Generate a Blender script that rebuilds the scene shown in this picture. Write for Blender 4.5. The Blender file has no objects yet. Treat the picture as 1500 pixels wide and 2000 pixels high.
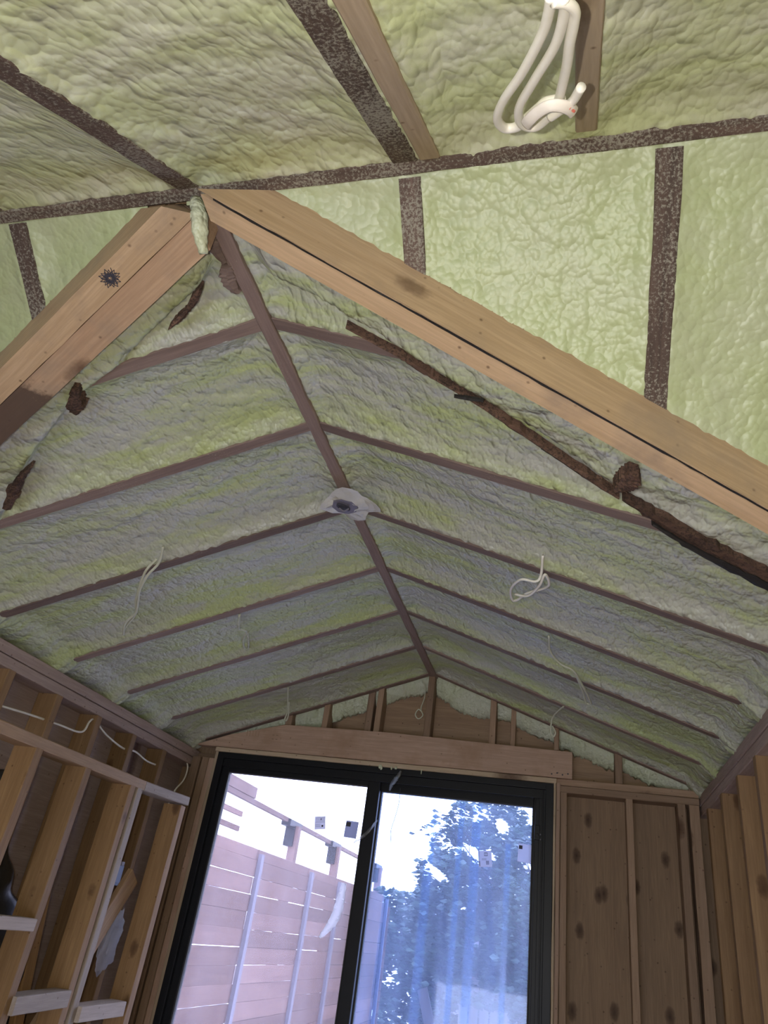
import bpy, bmesh, math, random
from mathutils import Vector, Matrix, noise
random.seed(7)
S = bpy.context.scene
COL = S.collection

# ------------------------------------------------------------------ camera
Z0 = 2.25                                   # top of the wall plates above the floor
cam_d = bpy.data.cameras.new('camera'); cam = bpy.data.objects.new('camera', cam_d); COL.objects.link(cam)
cam.location = (0.6821, -3.5293, Z0 - 0.7255)
cam.rotation_euler = (2.1027, -0.1342, 0.2173)
cam_d.sensor_fit = 'HORIZONTAL'; cam_d.sensor_width = 36.0; cam_d.lens = 36.0 * 1402.84 / 1500.0
cam_d.clip_start = 0.01; cam_d.clip_end = 200
S.camera = cam

# ------------------------------------------------------------------ world, lamps, exposure
W = bpy.data.worlds.new('overcast_sky'); S.world = W; W.use_nodes = True
wn = W.node_tree; wn.nodes.clear()
wo = wn.nodes.new('ShaderNodeOutputWorld'); wb = wn.nodes.new('ShaderNodeBackground')
wb.inputs['Color'].default_value = (0.72, 0.77, 1.0, 1); wb.inputs['Strength'].default_value = 6.6
wn.links.new(wb.outputs[0], wo.inputs[0])
S.view_settings.view_transform = 'Standard'; S.view_settings.look = 'None'
S.view_settings.exposure = 0.0; S.view_settings.gamma = 1.0; S.view_settings.use_curve_mapping = False

# the phone's torch beside the lens
tl = bpy.data.lights.new('phone_torch', 'POINT'); tl.energy = 37.0; tl.shadow_soft_size = 0.006; tl.color = (1.0, 0.93, 0.80)
to = bpy.data.objects.new('phone_torch', tl); COL.objects.link(to)
to.location = cam.location + cam.rotation_euler.to_matrix() @ Vector((-0.058, 0.014, -0.005))
# added soft fill light behind the camera, no known window there
al = bpy.data.lights.new('rear_fill_light', 'AREA'); al.shape = 'RECTANGLE'; al.size = 1.4; al.size_y = 1.0
al.energy = 3.0; al.color = (0.80, 0.86, 1.0)
ao = bpy.data.objects.new('rear_fill_light', al); COL.objects.link(ao)
ao.location = (0.2, -4.70, 0.75); ao.rotation_euler = (math.radians(90), 0, 0)
# ------------------------------------------------------------------ helpers
def tag(o, label=None, cat=None, group=None, kind=None):
    if label: o['label'] = label
    if cat: o['category'] = cat
    if group: o['group'] = group
    if kind: o['kind'] = kind
    return o
def empty(name, loc=(0, 0, 0)):
    o = bpy.data.objects.new(name, None); o.location = loc; o.empty_display_size = .05; COL.objects.link(o); return o
def link(name, me, m=None, parent=None):
    o = bpy.data.objects.new(name, me); COL.objects.link(o)
    if m: me.materials.append(m)
    if parent:
        o.parent = parent
        o.matrix_parent_inverse = Matrix.Translation(-Vector(parent.location))
    return o
def from_bm(name, bm, m, parent=None, smooth=False):
    me = bpy.data.meshes.new(name)
    bmesh.ops.recalc_face_normals(bm, faces=bm.faces[:])
    bm.to_mesh(me); bm.free()
    if smooth:
        for p in me.polygons: p.use_smooth = True
    return link(name, me, m, parent)
def P(x, y, z): return Vector((x, y, z + Z0))

def board_bm(L, w, h, ch=0.0025, jit=0.0012, seg=0.07, bow=0.0, seed=0, cutA=0.0, cutB=0.0, edge=0.0):
    """lumber along +X, bottom centre on the axis, eased edges, slightly uneven"""
    bm = bmesh.new(); n = max(2, int(L / seg))
    a = w / 2; rings = []
    sec = [(-a + ch, 0), (a - ch, 0), (a, ch), (a, h - ch), (a - ch, h), (-a + ch, h), (-a, h - ch), (-a, ch)]
    for i in range(n + 1):
        x = L * i / n; t = i / n; r = []
        bz = bow * math.sin(math.pi * t)
        for j, (y, z) in enumerate(sec):
            dx = 0
            if i == 0: dx = cutA * z
            if i == n: dx = cutB * z
            q = Vector((x * 6, j * 3.1, seed * 7.7))
            jy = jit * noise.noise(q); jz = jit * noise.noise(q + Vector((9, 9, 9)))
            if edge and z < h * .5:
                jy += edge * noise.noise(Vector((x * 38, j * 5.3, seed)))
            r.append(bm.verts.new((x + dx, y + jy, z + jz + bz)))
        rings.append(r)
    for i in range(n):
        for j in range(8):
            k = (j + 1) % 8
            bm.faces.new((rings[i][j], rings[i][k], rings[i + 1][k], rings[i + 1][j]))
    bm.faces.new(rings[0]); bm.faces.new(rings[-1][::-1])
    return bm
def board(name, p0, p1, w, h, m, parent=None, up=(0, 0, 1), **kw):
    """w across, h upwards; the axis p0-p1 is the centre of the lower face"""
    p0 = Vector(p0); p1 = Vector(p1); X = (p1 - p0); L = X.length; X.normalize()
    U = Vector(up); Y = U.cross(X).normalized(); U = X.cross(Y)
    kw.setdefault('seed', random.random() * 50)
    bm = board_bm(L, w, h, **kw)
    me = bpy.data.meshes.new(name); bmesh.ops.recalc_face_normals(bm, faces=bm.faces[:]); bm.to_mesh(me); bm.free()
    o = bpy.data.objects.new(name, me); COL.objects.link(o); me.materials.append(m)
    M = Matrix((X, Y, U)).transposed().to_4x4(); M.translation = p0
    if parent:
        o.parent = parent; o.matrix_local = Matrix.Translation(-Vector(parent.location)) @ M
    else: o.matrix_world = M
    return o
def box_bm(bm, x0, x1, y0, y1, z0, z1):
    v = [bm.verts.new(P(x, y, z)) for x in (x0, x1) for y in (y0, y1) for z in (z0, z1)]
    for f in ((0, 1, 3, 2), (4, 6, 7, 5), (0, 4, 5, 1), (2, 3, 7, 6), (0, 2, 6, 4), (1, 5, 7, 3)):
        bm.faces.new([v[i] for i in f])
def boxes(name, lst, m, parent=None, bev=0.0):
    bm = bmesh.new()
    for b in lst: box_bm(bm, *b)
    if bev: bmesh.ops.bevel(bm, geom=bm.edges[:], offset=bev, segments=2, affect='EDGES', profile=.6)
    return from_bm(name, bm, m, parent)
def catmull(pts, n=8):
    pts = [Vector(p) for p in pts]; out = []
    Q = [2 * pts[0] - pts[1]] + pts + [2 * pts[-1] - pts[-2]]
    for i in range(1, len(Q) - 2):
        a, b, c, d = Q[i - 1:i + 3]
        for k in range(n):
            t = k / n
            out.append(.5 * ((2 * b) + (c - a) * t + (2 * a - 5 * b + 4 * c - d) * t * t + (3 * b - a - 3 * c + d) * t ** 3))
    out.append(pts[-1]); return out
def tube_bm(bm, pts, r, seg=10, flat=1.0, cap=True, rf=None):
    rings = []; prev = None
    for i, p in enumerate(pts):
        t = (pts[min(i + 1, len(pts) - 1)] - pts[max(i - 1, 0)]).normalized()
        if prev is None:
            prev = t.orthogonal().normalized()
        u = (prev - t * prev.dot(t)).normalized(); v = t.cross(u); prev = u
        rr = r * (rf(i / (len(pts) - 1)) if rf else 1)
        rings.append([bm.verts.new(p + u * math.cos(a) * rr + v * math.sin(a) * rr * flat) for a in [2 * math.pi * k / seg for k in range(seg)]])
    for i in range(len(rings) - 1):
        for k in range(seg):
            bm.faces.new((rings[i][k], rings[i][(k + 1) % seg], rings[i + 1][(k + 1) % seg], rings[i + 1][k]))
    if cap: bm.faces.new(rings[0][::-1]); bm.faces.new(rings[-1])
def tube(name, pts, r, m, parent=None, n=8, **kw):
    bm = bmesh.new(); tube_bm(bm, catmull(pts, n), r, **kw); return from_bm(name, bm, m, parent, smooth=True)

# ------------------------------------------------------------------ materials
class NT:
    def __init__(s, name):
        s.m = bpy.data.materials.new(name); s.m.use_nodes = True; s.t = s.m.node_tree; s.t.nodes.clear()
        s.out = s.n('OutputMaterial'); s.b = s.n('BsdfPrincipled'); s.l(s.b.outputs[0], s.out.inputs[0])
    def n(s, k, **kw):
        o = s.t.nodes.new('ShaderNode' + k)
        for a, v in kw.items(): setattr(o, a, v)
        return o
    def l(s, a, b): s.t.links.new(a, b)
    def coords(s, kind='Object', scale=(1, 1, 1), loc_random=False):
        tc = s.n('TexCoord'); mp = s.n('Mapping'); mp.inputs['Scale'].default_value = scale
        s.l(tc.outputs[kind], mp.inputs['Vector'])
        if loc_random:
            oi = s.n('ObjectInfo'); ml = s.n('Math', operation='MULTIPLY'); ml.inputs[1].default_value = 37.0
            s.l(oi.outputs['Random'], ml.inputs[0]); cb = s.n('CombineXYZ')
            s.l(ml.outputs[0], cb.inputs[0]); s.l(ml.outputs[0], cb.inputs[1]); s.l(cb.outputs[0], mp.inputs['Location'])
        return mp.outputs[0]
    def noise(s, v, sc, det=4, rough=.55, dist=0):
        o = s.n('TexNoise'); o.inputs['Scale'].default_value = sc; o.inputs['Detail'].default_value = det
        o.inputs['Roughness'].default_value = rough; o.inputs['Distortion'].default_value = dist
        s.l(v, o.inputs['Vector']); return o.outputs['Fac']
    def ramp(s, f, stops, interp='LINEAR'):
        r = s.n('ValToRGB'); e = r.color_ramp; e.interpolation = interp
        while len(e.elements) < len(stops): e.elements.new(.5)
        for q, (p, c) in zip(e.elements, stops):
            q.position = p; q.color = (c[0], c[1], c[2], 1) if hasattr(c, '__len__') else (c, c, c, 1)
        s.l(f, r.inputs[0]); return r.outputs[0]
    def mix(s, f, a, b, mode='MIX'):
        o = s.n('Mix', data_type='RGBA', blend_type=mode)
        if isinstance(f, (int, float)): o.inputs[0].default_value = f
        else: s.l(f, o.inputs[0])
        for i, c in ((6, a), (7, b)):
            if hasattr(c, 'default_value') or hasattr(c, 'is_linked'): s.l(c, o.inputs[i])
            else: o.inputs[i].default_value = (c[0], c[1], c[2], 1)
        return o.outputs[2]
    def bump(s, h, strength, dist, prev=None):
        b = s.n('Bump'); b.inputs['Strength'].default_value = strength; b.inputs['Distance'].default_value = dist
        s.l(h, b.inputs['Height'])
        if prev is not None: s.l(prev, b.inputs['Normal'])
        return b.outputs[0]

def wood(name, c1, c2, knot=(.07, .03, .015), knots=1.0, kscale=5.0, rough=.6, fleck=None, fl_amt=.62, dirt=None, kr=.13, stain=None, dim=None):
    t = NT(name); v = t.coords('Object', (1, 1, 1), True)
    mp = t.n('Mapping'); mp.inputs['Scale'].default_value = (.06, 1, 1); t.l(v, mp.inputs['Vector'])
    g1 = t.noise(mp.outputs[0], 30, 5, .6, 1.2); g2 = t.noise(mp.outputs[0], 160, 3, .6)
    base = t.mix(t.ramp(g1, [(.32, 0), (.68, 1)]), c1, c2)
    base = t.mix(t.ramp(g2, [(.4, .35), (.7, 0)]), base, tuple(x * .6 for x in c1))
    # tone differs from piece to piece
    oi = t.n('ObjectInfo'); br = t.n('MapRange'); br.inputs[3].default_value = .72; br.inputs[4].default_value = 1.18
    t.l(oi.outputs['Random'], br.inputs[0]); hs = t.n('HueSaturation'); t.l(br.outputs[0], hs.inputs['Value']); t.l(base, hs.inputs['Color'])
    base = hs.outputs[0]
    if knots:
        mk = t.n('Mapping'); mk.inputs['Scale'].default_value = (.55, 1, 1); t.l(v, mk.inputs['Vector'])
        vo = t.n('TexVoronoi', voronoi_dimensions='2D' if dim else '3D'); vo.inputs['Scale'].default_value = kscale; t.l(mk.outputs[0], vo.inputs['Vector'])
        nd = t.noise(v, 60, 2); ad = t.n('Math', operation='MULTIPLY_ADD'); t.l(nd, ad.inputs[0]); ad.inputs[1].default_value = .07; t.l(vo.outputs['Distance'], ad.inputs[2])
        k = t.ramp(ad.outputs[0], [(.02, 1), (kr, .55), (kr + .05, 0)])
        base = t.mix(k, base, knot)
        vs = t.n('TexVoronoi'); vs.inputs['Scale'].default_value = 26; t.l(v, vs.inputs['Vector'])
        base = t.mix(t.ramp(vs.outputs['Distance'], [(.03, .7), (.12, 0)]), base, knot)
    if dirt:
        d = t.noise(v, 5, 5, .65); base = t.mix(t.ramp(d, [(.5, 0), (.72, .8)]), base, dirt)
    if stain:
        sx_ = t.n('SeparateXYZ'); tc2 = t.n('TexCoord'); t.l(tc2.outputs['Object'], sx_.inputs[0])
        sn = t.noise(tc2.outputs['Object'], 16, 5, .6); sm_ = t.n('Math', operation='MULTIPLY_ADD'); t.l(sn, sm_.inputs[0]); sm_.inputs[1].default_value = .22; t.l(sx_.outputs[0], sm_.inputs[2])
        base = t.mix(t.ramp(sm_.outputs[0], [(stain + .10, 0), (stain + .13, .88)]), base, (.075, .05, .04))
    if fleck:
        f = t.noise(v, 170, 6, .75); f2 = t.noise(v, 7, 3)
        a = t.n('Math', operation='MULTIPLY_ADD'); t.l(f2, a.inputs[0]); a.inputs[1].default_value = .35; t.l(f, a.inputs[2])
        base = t.mix(t.ramp(a.outputs[0], [(fl_amt, 0), (fl_amt + .1, .75)]), base, fleck)
    t.l(base, t.b.inputs['Base Color']); t.b.inputs['Roughness'].default_value = rough
    t.b.inputs['Specular IOR Level'].default_value = .3
    t.l(t.bump(g1, .35, .003, t.bump(g2, .3, .001)), t.b.inputs['Normal'])
    return t.m

def foam(name, stretch, c_green, c_grey, bs=1.0, grey_amt=.5, wav=.3, cs=(1, 1, 1)):
    t = NT(name); v = t.coords('Object')
    ms = t.n('Mapping'); ms.inputs['Scale'].default_value = stretch; t.l(v, ms.inputs['Vector'])
    a = t.noise(ms.outputs[0], 5, 5, .65, .4)
    col = t.mix(t.ramp(a, [(grey_amt - .10, 0), (grey_amt + .10, 1)]), c_green, c_grey)
    b = t.noise(v, 30, 4, .6); col = t.mix(t.ramp(b, [(.35, .18), (.6, 0)]), col, tuple(x * .85 for x in c_green))
    t.l(col, t.b.inputs['Base Color'])
    t.b.inputs['Roughness'].default_value = .42; t.b.inputs['Specular IOR Level'].default_value = .5
    # cauliflower skin: rounded cells at several sizes, cells jostled by a soft warp
    wv = t.n('TexNoise'); wv.inputs['Scale'].default_value = 18; wv.inputs['Detail'].default_value = 1; t.l(v, wv.inputs['Vector'])
    vm = t.n('VectorMath', operation='MULTIPLY_ADD'); t.l(wv.outputs['Color'], vm.inputs[0]); vm.inputs[1].default_value = (.010, .010, .010); mc = t.n('Mapping'); mc.inputs['Scale'].default_value = cs; t.l(v, mc.inputs['Vector']); t.l(mc.outputs[0], vm.inputs[2])
    def cells(sc, sm):
        o = t.n('TexVoronoi', feature='SMOOTH_F1'); o.inputs['Scale'].default_value = sc; o.inputs['Smoothness'].default_value = sm
        t.l(vm.outputs[0], o.inputs['Vector'])
        p = t.n('Math', operation='POWER'); t.l(o.outputs['Distance'], p.inputs[0]); p.inputs[1].default_value = 2
        iv = t.n('Math', operation='SUBTRACT'); iv.inputs[0].default_value = 1; t.l(p.outputs[0], iv.inputs[1]); return iv.outputs[0]
    n0 = t.bump(t.noise(ms.outputs[0], 14, 2, .5, 0), wav * bs, .02)
    n1 = t.bump(cells(52, .5), .55 * bs, .014, n0)
    n2 = t.bump(cells(125, .4), .6 * bs, .006, n1)
    n3 = t.bump(t.noise(v, 300, 2, .5), .2 * bs, .0015, n2)
    t.l(n3, t.b.inputs['Normal'])
    return t.m
def plain(name, c, rough=.5, metal=0, spec=.5, nb=0, ns=40):
    t = NT(name); t.b.inputs['Base Color'].default_value = (*c, 1); t.b.inputs['Roughness'].default_value = rough
    t.b.inputs['Metallic'].default_value = metal; t.b.inputs['Specular IOR Level'].default_value = spec
    v = t.coords('Object'); f = t.noise(v, ns, 4)
    t.l(t.mix(t.ramp(f, [(.35, .18), (.65, 0)]), c, tuple(x * .7 for x in c)), t.b.inputs['Base Color'])
    if nb: t.l(t.bump(f, nb, .004), t.b.inputs['Normal'])
    return t.m

M = {}
M['lumber'] = wood('spruce_lumber', (.46, .30, .17), (.57, .39, .23), kscale=4.2, rough=.62)
M['beam'] = wood('valley_beam_wood', (.56, .39, .23), (.68, .49, .31), kscale=5.5, dirt=(.33, .25, .18), rough=.55)
M['beamstain'] = wood('valley_beam_stained', (.54, .35, .22), (.65, .45, .29), kscale=5.5, dirt=(.33, .25, .18), rough=.55, stain=.60)
M['old'] = wood('old_dark_wood', (.085, .060, .050), (.155, .105, .085), knots=0, fleck=(.34, .33, .27), rough=.8, fl_amt=.66)
M['rust'] = wood('weathered_red_wood', (.225, .160, .135), (.31, .23, .195), knots=0, fleck=(.45, .44, .34), rough=.75, fl_amt=.80)
M['pale'] = wood('pale_sister_wood', (.46, .36, .25), (.54, .43, .31), kscale=3, rough=.7)
M['stud'] = wood('stud_wood', (.30, .18, .09), (.41, .26, .135), kscale=6.5, kr=.14, rough=.65)
M['header'] = wood('header_wood', (.46, .315, .23), (.55, .385, .29), kscale=2.6, rough=.65, dirt=(.36, .23, .15))
M['ply'] = wood('plywood', (.30, .20, .125), (.40, .275, .17), kscale=6.6, kr=.125, rough=.7, knot=(.045, .022, .014), dim=2)
M['plyleft'] = wood('plywood_left', (.44, .34, .31), (.54, .43, .40), kscale=4.2, kr=.10, rough=.6, knot=(.08, .04, .03), dim=2)
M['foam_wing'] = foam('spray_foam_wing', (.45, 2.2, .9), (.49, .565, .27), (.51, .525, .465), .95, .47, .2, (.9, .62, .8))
M['foam_far'] = foam('spray_foam_smooth', (1, 1, 1), (.44, .505, .275), (.47, .52, .33), .5, .5, .15, (.8, .8, .8))  # same foam, base colour darkened to offset the strong torchlight here
M['foam_near'] = foam('spray_foam_wavy', (.7, 1.4, 1.4), (.57, .63, .36), (.62, .64, .50), .85, .5, .12, (.8, .42, .42))  # same foam, base colour lightened to make up for grazing torchlight
M['foamlump'] = foam('spray_foam_lump', (1, 1, 1), (.56, .61, .42), (.58, .61, .48), .8, .5)
M['black'] = plain('black_anodised_frame', (.010, .011, .014), .45, 0, .25)
M['rubber'] = plain('black_gasket', (.02, .02, .022), .6)
M['cable'] = plain('white_cable_jacket', (.86, .84, .76), .38)
M['cable2'] = plain('foam_dusted_cable', (.62, .64, .50), .55)
M['steel'] = plain('galvanised_post', (.19, .18, .22), .5, .2)
M['blackbox'] = plain('blue_device_box', (.05, .10, .22), .45)
M['bag'] = plain('black_plastic_sheet', (.02, .02, .02), .42, nb=.9, ns=14)
M['print'] = plain('dark_print', (.05, .05, .07), .6)
M['redprint'] = plain('red_print', (.62, .10, .07), .6)
def thin_sheet(name, c, tr):
    t = NT(name); t.b.inputs['Base Color'].default_value = (*c, 1); t.b.inputs['Roughness'].default_value = .55
    d = t.n('BsdfTranslucent'); d.inputs[0].default_value = (*c, 1); m = t.n('MixShader'); m.inputs[0].default_value = tr
    t.l(t.b.outputs[0], m.inputs[1]); t.l(d.outputs[0], m.inputs[2]); t.l(m.outputs[0], t.out.inputs[0]); return t.m
M['label'] = thin_sheet('white_sticker', (.80, .80, .86), .62)
M['labelbk'] = thin_sheet('grey_sticker', (.55, .58, .72), .5)
M['whiteplastic'] = thin_sheet('white_plastic', (.92, .92, .95), .8)
M['rot'] = wood('rotten_board', (.085, .048, .034), (.21, .125, .085), knots=0, rough=.85, fleck=(.02, .015, .012), fl_amt=.66)
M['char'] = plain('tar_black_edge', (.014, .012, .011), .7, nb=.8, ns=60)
def fence_mat():
    m = wood('cedar_fence', (.165, .10, .088), (.235, .15, .128), kscale=2.2, kr=.09, knot=(.12, .07, .05), rough=.75); return m
M['fence'] = fence_mat()
M['leaf'] = None
def clear_mat(name, col, veil, vcol, rough=.03, spec=.5):
    t = NT(name); t.t.nodes.remove(t.b)
    tr = t.n('BsdfTransparent'); tr.inputs[0].default_value = (*col, 1)
    df = t.n('BsdfTranslucent'); df.inputs[0].default_value = (*vcol, 1)
    gl = t.n('BsdfGlossy'); gl.inputs['Roughness'].default_value = rough
    fr = t.n('Fresnel'); fr.inputs['IOR'].default_value = 1.45
    m1 = t.n('MixShader')
    v = t.coords('Object', (6, 6, .8)); f = t.noise(v, 2, 4); r = t.ramp(f, [(.3, veil * .6), (.7, veil * 1.4)])
    t.l(r, m1.inputs[0]); t.l(tr.outputs[0], m1.inputs[1]); t.l(df.outputs[0], m1.inputs[2])
    m2 = t.n('MixShader'); t.l(fr.outputs[0], m2.inputs[0]); t.l(m1.outputs[0], m2.inputs[1]); t.l(gl.outputs[0], m2.inputs[2])
    t.l(m2.outputs[0], t.out.inputs[0]); return t.m
M['glassL'] = clear_mat('hazed_glass', (.92, .93, 1.0), .045, (.85, .85, 1.0))  # pale veil in the glass imitates glare from the bright outdoors
M['glassR'] = clear_mat('hazed_blue_glass', (.74, .82, 1.0), .085, (.55, .68, 1.0))  # stronger, bluer veil, again outdoor glare put into the glass colour
M['film'] = clear_mat('bluish_translucent', (.84, .91, 1.0), .05, (.5, .68, 1.0), .25)  # for the bluish bands on the right pane, not known to be film
M['poly'] = clear_mat('clear_poly', (.9, .9, .92), .45, (.9, .92, .85), .2)
def cloudy():
    t = NT('cloudy_plastic'); t.b.inputs['Base Color'].default_value = (.66, .66, .60, 1); t.b.inputs['Roughness'].default_value = .3
    v = t.coords('Object'); f = t.noise(v, 30, 4); t.l(t.bump(f, .6, .006), t.b.inputs['Normal'])
    tr = t.n('BsdfTransparent'); m = t.n('MixShader'); t.l(t.ramp(t.noise(v, 12, 2), [(.4, .80), (.6, .95)]), m.inputs[0])
    t.l(tr.outputs[0], m.inputs[1]); t.l(t.b.outputs[0], m.inputs[2]); t.l(m.outputs[0], t.out.inputs[0]); return t.m
M['cloudy'] = cloudy()

# ------------------------------------------------------------------ setting: dimensions
HW_L, HW_R = 1.215, 1.231       # wing half widths
ZR = .4486                      # ridge height over plates
MY = -2.781                     # main ridge y
TF, TN = .7804, .7645           # main slopes
ZM = ZR + .004
YK = [0.0, -.389, -.792, -1.194, -1.626, -2.058, -2.440]    # rafters of the wing
def wing_z(x): return ZR - (ZR / HW_L if x < 0 else ZR / HW_R) * abs(x)
def far_z(y): return ZM - TF * (y - MY)
def near_z(y): return ZM - TN * (MY - y)
def uline(x):                   # valley line (plan)
    return MY + max(0.0, .49 * (abs(x) - .115))
CRR = [(0.0, .16), (.20, .24), (.397, .349), (.489, .404), (.783, .615), (.946, .719), (1.087, .746), (1.4, .86)]
CRL = [(0.0, .10), (.092, .202), (.163, .237), (.343, .33), (.451, .372), (.673, .526), (.818, .666), (1.0, .80), (1.4, 1.1)]
def crack(x):
    T = CRR if x >= 0 else CRL; a = abs(x)
    for (x0, y0), (x1, y1) in zip(T[:-1], T[1:]):
        if a <= x1: return MY + y0 + (y1 - y0) * (a - x0) / (x1 - x0)
    return MY + T[-1][1]
def ss(t):
    t = max(0, min(1, t)); return t * t * (3 - 2 * t)
def fbm(x, y, s):
    return noise.noise(Vector((x, y, s))) + .5 * noise.noise(Vector((2.1 * x, 2.1 * y, s + 5)))
def lumps(a, b, s, amp=1.0):
    # stretched billows, rounded blobs, small crust (metres)
    h = .009 * fbm(a * 3.0, b * 8, s) + .0045 * noise.noise(Vector((a * 15, b * 19, s + 2)))
    h += .0030 * noise.noise(Vector((a * 34, b * 34, s + 7))) + .0016 * (1 - 2.2 * abs(noise.noise(Vector((a * 22, b * 26, s + 17)))))
    return h * amp
def foam_grid(name, mat, a0, a1, b0, b1, step, place, keep, height):
    """grid over (a,b); place(a,b,h) -> point, keep(a,b) -> bool"""
    na = int((a1 - a0) / step) + 1; nb = int((b1 - b0) / step) + 1
    V = []; idx = {}; F = []
    for i in range(na + 1):
        a = a0 + (a1 - a0) * i / na
        for j in range(nb + 1):
            b = b0 + (b1 - b0) * j / nb
            if keep(a, b):
                idx[(i, j)] = len(V); V.append(place(a, b, height(a, b)))
    for i in range(na):
        for j in range(nb):
            q = [(i, j), (i + 1, j), (i + 1, j + 1), (i, j + 1)]
            if all(k in idx for k in q): F.append([idx[k] for k in q])
    me = bpy.data.meshes.new(name); me.from_pydata(V, [], F); me.update()
    for p in me.polygons: p.use_smooth = True
    o = link(name, me, mat)
    return o
def bay_depth(d, D, edge):      # recess above the rafter face; d = distance outside the rafter edge
    if d < 0: return .004 + .3 * (-d)
    return edge + D * (1 - math.exp(-d / .045))

# wing slopes -------------------------------------------------------
def wing_height(sx):
    def f(a, b):               # a = y, b = |x|
        d = min(abs(a - y) for y in YK) - .019
        d = min(d, b - .019)
        e = min(d, 9)
        rec = bay_depth(e, .046, .003 if a < -1.4 else .001)
        lm = lumps(b, a, 3 if sx > 0 else 8, .55 + .45 * ss((-a - .9) / 1.2))
        lm *= .35 + .65 * ss(e / .03)
        if -.012 < e < .012: rec += .0055 * noise.noise(Vector((a * 60, b * 60, 1)))
        rec -= lm
        cr = crack(sx * b)
        under = ss((cr - a) / .014)             # lapping foam between valley and crack
        near_r = ss((b - .03) / .06)
        if under > 0:
            rec = rec * (1 - .7 * under * near_r) - (.020 + 1.2 * lm) * under * near_r
        hw = HW_R if sx > 0 else HW_L
        rec -= .034 * ss((b - (hw - .07)) / .07)
        return rec
    return f
for sx in (1, -1):
    hw = HW_R if sx > 0 else HW_L
    def place(a, b, h, sx=sx): return P(sx * b, a, wing_z(sx * b) + h)
    def keep(a, b, sx=sx): return a > uline(b) + .035
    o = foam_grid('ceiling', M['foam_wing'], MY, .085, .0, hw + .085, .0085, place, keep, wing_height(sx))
    tag(o, kind='structure')
# main roof, far slope ---------------------------------------------
FAR_R = [-.85, -.441, .398, .832, 1.25, 1.67, 2.1, -1.27, -1.69, -2.1]
def far_height(a, b):           # a = x, b = y - MY
    d = min(abs(a - x) for x in FAR_R) - .021
    d = min(d, b - .014, max(0, uline(a) - MY - b))
    rec = bay_depth(d, .022, .003)
    lm = lumps(b * 1.2, a * .7, 21, .6) * (.4 + .6 * ss(d / .03))
    if -.012 < d < .012: rec += .007 * noise.noise(Vector((a * 55, b * 55, 1))) - .001
    return rec - lm
for sx in (1, -1):
    def place(a, b, h): return P(a, MY + b, far_z(MY + b) + h)
    def keep(a, b): return MY + b < uline(a) + .012 or abs(a) < .05 and b < .02
    a0, a1 = (0, 2.3) if sx > 0 else (-2.3, 0)
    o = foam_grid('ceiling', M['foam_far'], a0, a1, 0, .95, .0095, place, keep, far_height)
    tag(o, kind='structure')
# main roof, near slope --------------------------------------------
NEAR_R = [-.47, -.028, .397, 1.03, 1.45, 1.87, -.90, -1.32, -1.75]
def near_height(a, b):
    d = min(abs(a - x) for x in NEAR_R) - .023
    if .35 < a < .5: d = min(d, abs(a - .444) - .021)
    d = min(d, max(abs(a - .702) - .018, .03 - b))
    d = min(d, b - .014)
    rec = bay_depth(d, .034, .003)
    lm = lumps(a * 1.1, b * .9, 33, .95) * (.35 + .65 * ss(d / .03))
    if -.012 < d < .012: rec += .007 * noise.noise(Vector((a * 55, b * 55, 1))) - .001
    return rec - lm
def placeN(a, b, h): return P(a, MY - b, near_z(MY - b) + h)
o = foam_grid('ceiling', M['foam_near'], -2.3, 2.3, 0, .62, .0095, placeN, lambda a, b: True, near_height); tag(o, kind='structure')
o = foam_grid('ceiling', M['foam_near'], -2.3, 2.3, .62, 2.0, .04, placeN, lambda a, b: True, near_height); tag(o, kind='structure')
# roof deck above the foam keeps the sky out
bm = bmesh.new()
def quad(bm, *pts): bm.faces.new([bm.verts.new(P(*q)) for q in pts])
u = .11
for sx, hw in ((1, 1.36), (-1, 1.36)):
    quad(bm, (0, MY, ZR + u), (0, .16, ZR + u), (sx * hw, .16, wing_z(sx * hw) + u), (sx * hw, uline(hw), wing_z(sx * hw) + u))
quad(bm, (-2.4, MY, ZM + u), (2.4, MY, ZM + u), (2.4, MY - 2.1, near_z(MY - 2.1) + u), (-2.4, MY - 2.1, near_z(MY - 2.1) + u))
for sx in (1, -1):
    quad(bm, (0, MY, ZM + u), (sx * 2.4, MY, ZM + u), (sx * 2.4, MY + 1, far_z(MY + 1) + u), (sx * 1.36, MY + 1, far_z(MY + 1) + u), (sx * 1.36, uline(1.36) + .05, far_z(uline(1.36)) + u))
deck = from_bm('ceiling', bm, M['ply']); sm = deck.modifiers.new('thickness', 'SOLIDIFY'); sm.thickness = .02; tag(deck, kind='structure')

# ------------------------------------------------------------------ walls
fl = boxes('floor', [(-2.4, 2.4, -4.9, 0.12, -2.35, -2.25)], plain('subfloor', (.33, .23, .14), .7, ns=6)); tag(fl, kind='structure')
def sheath(name, lst, m):
    o = boxes(name, lst, m, bev=0); tag(o, kind='structure'); return o
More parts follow.
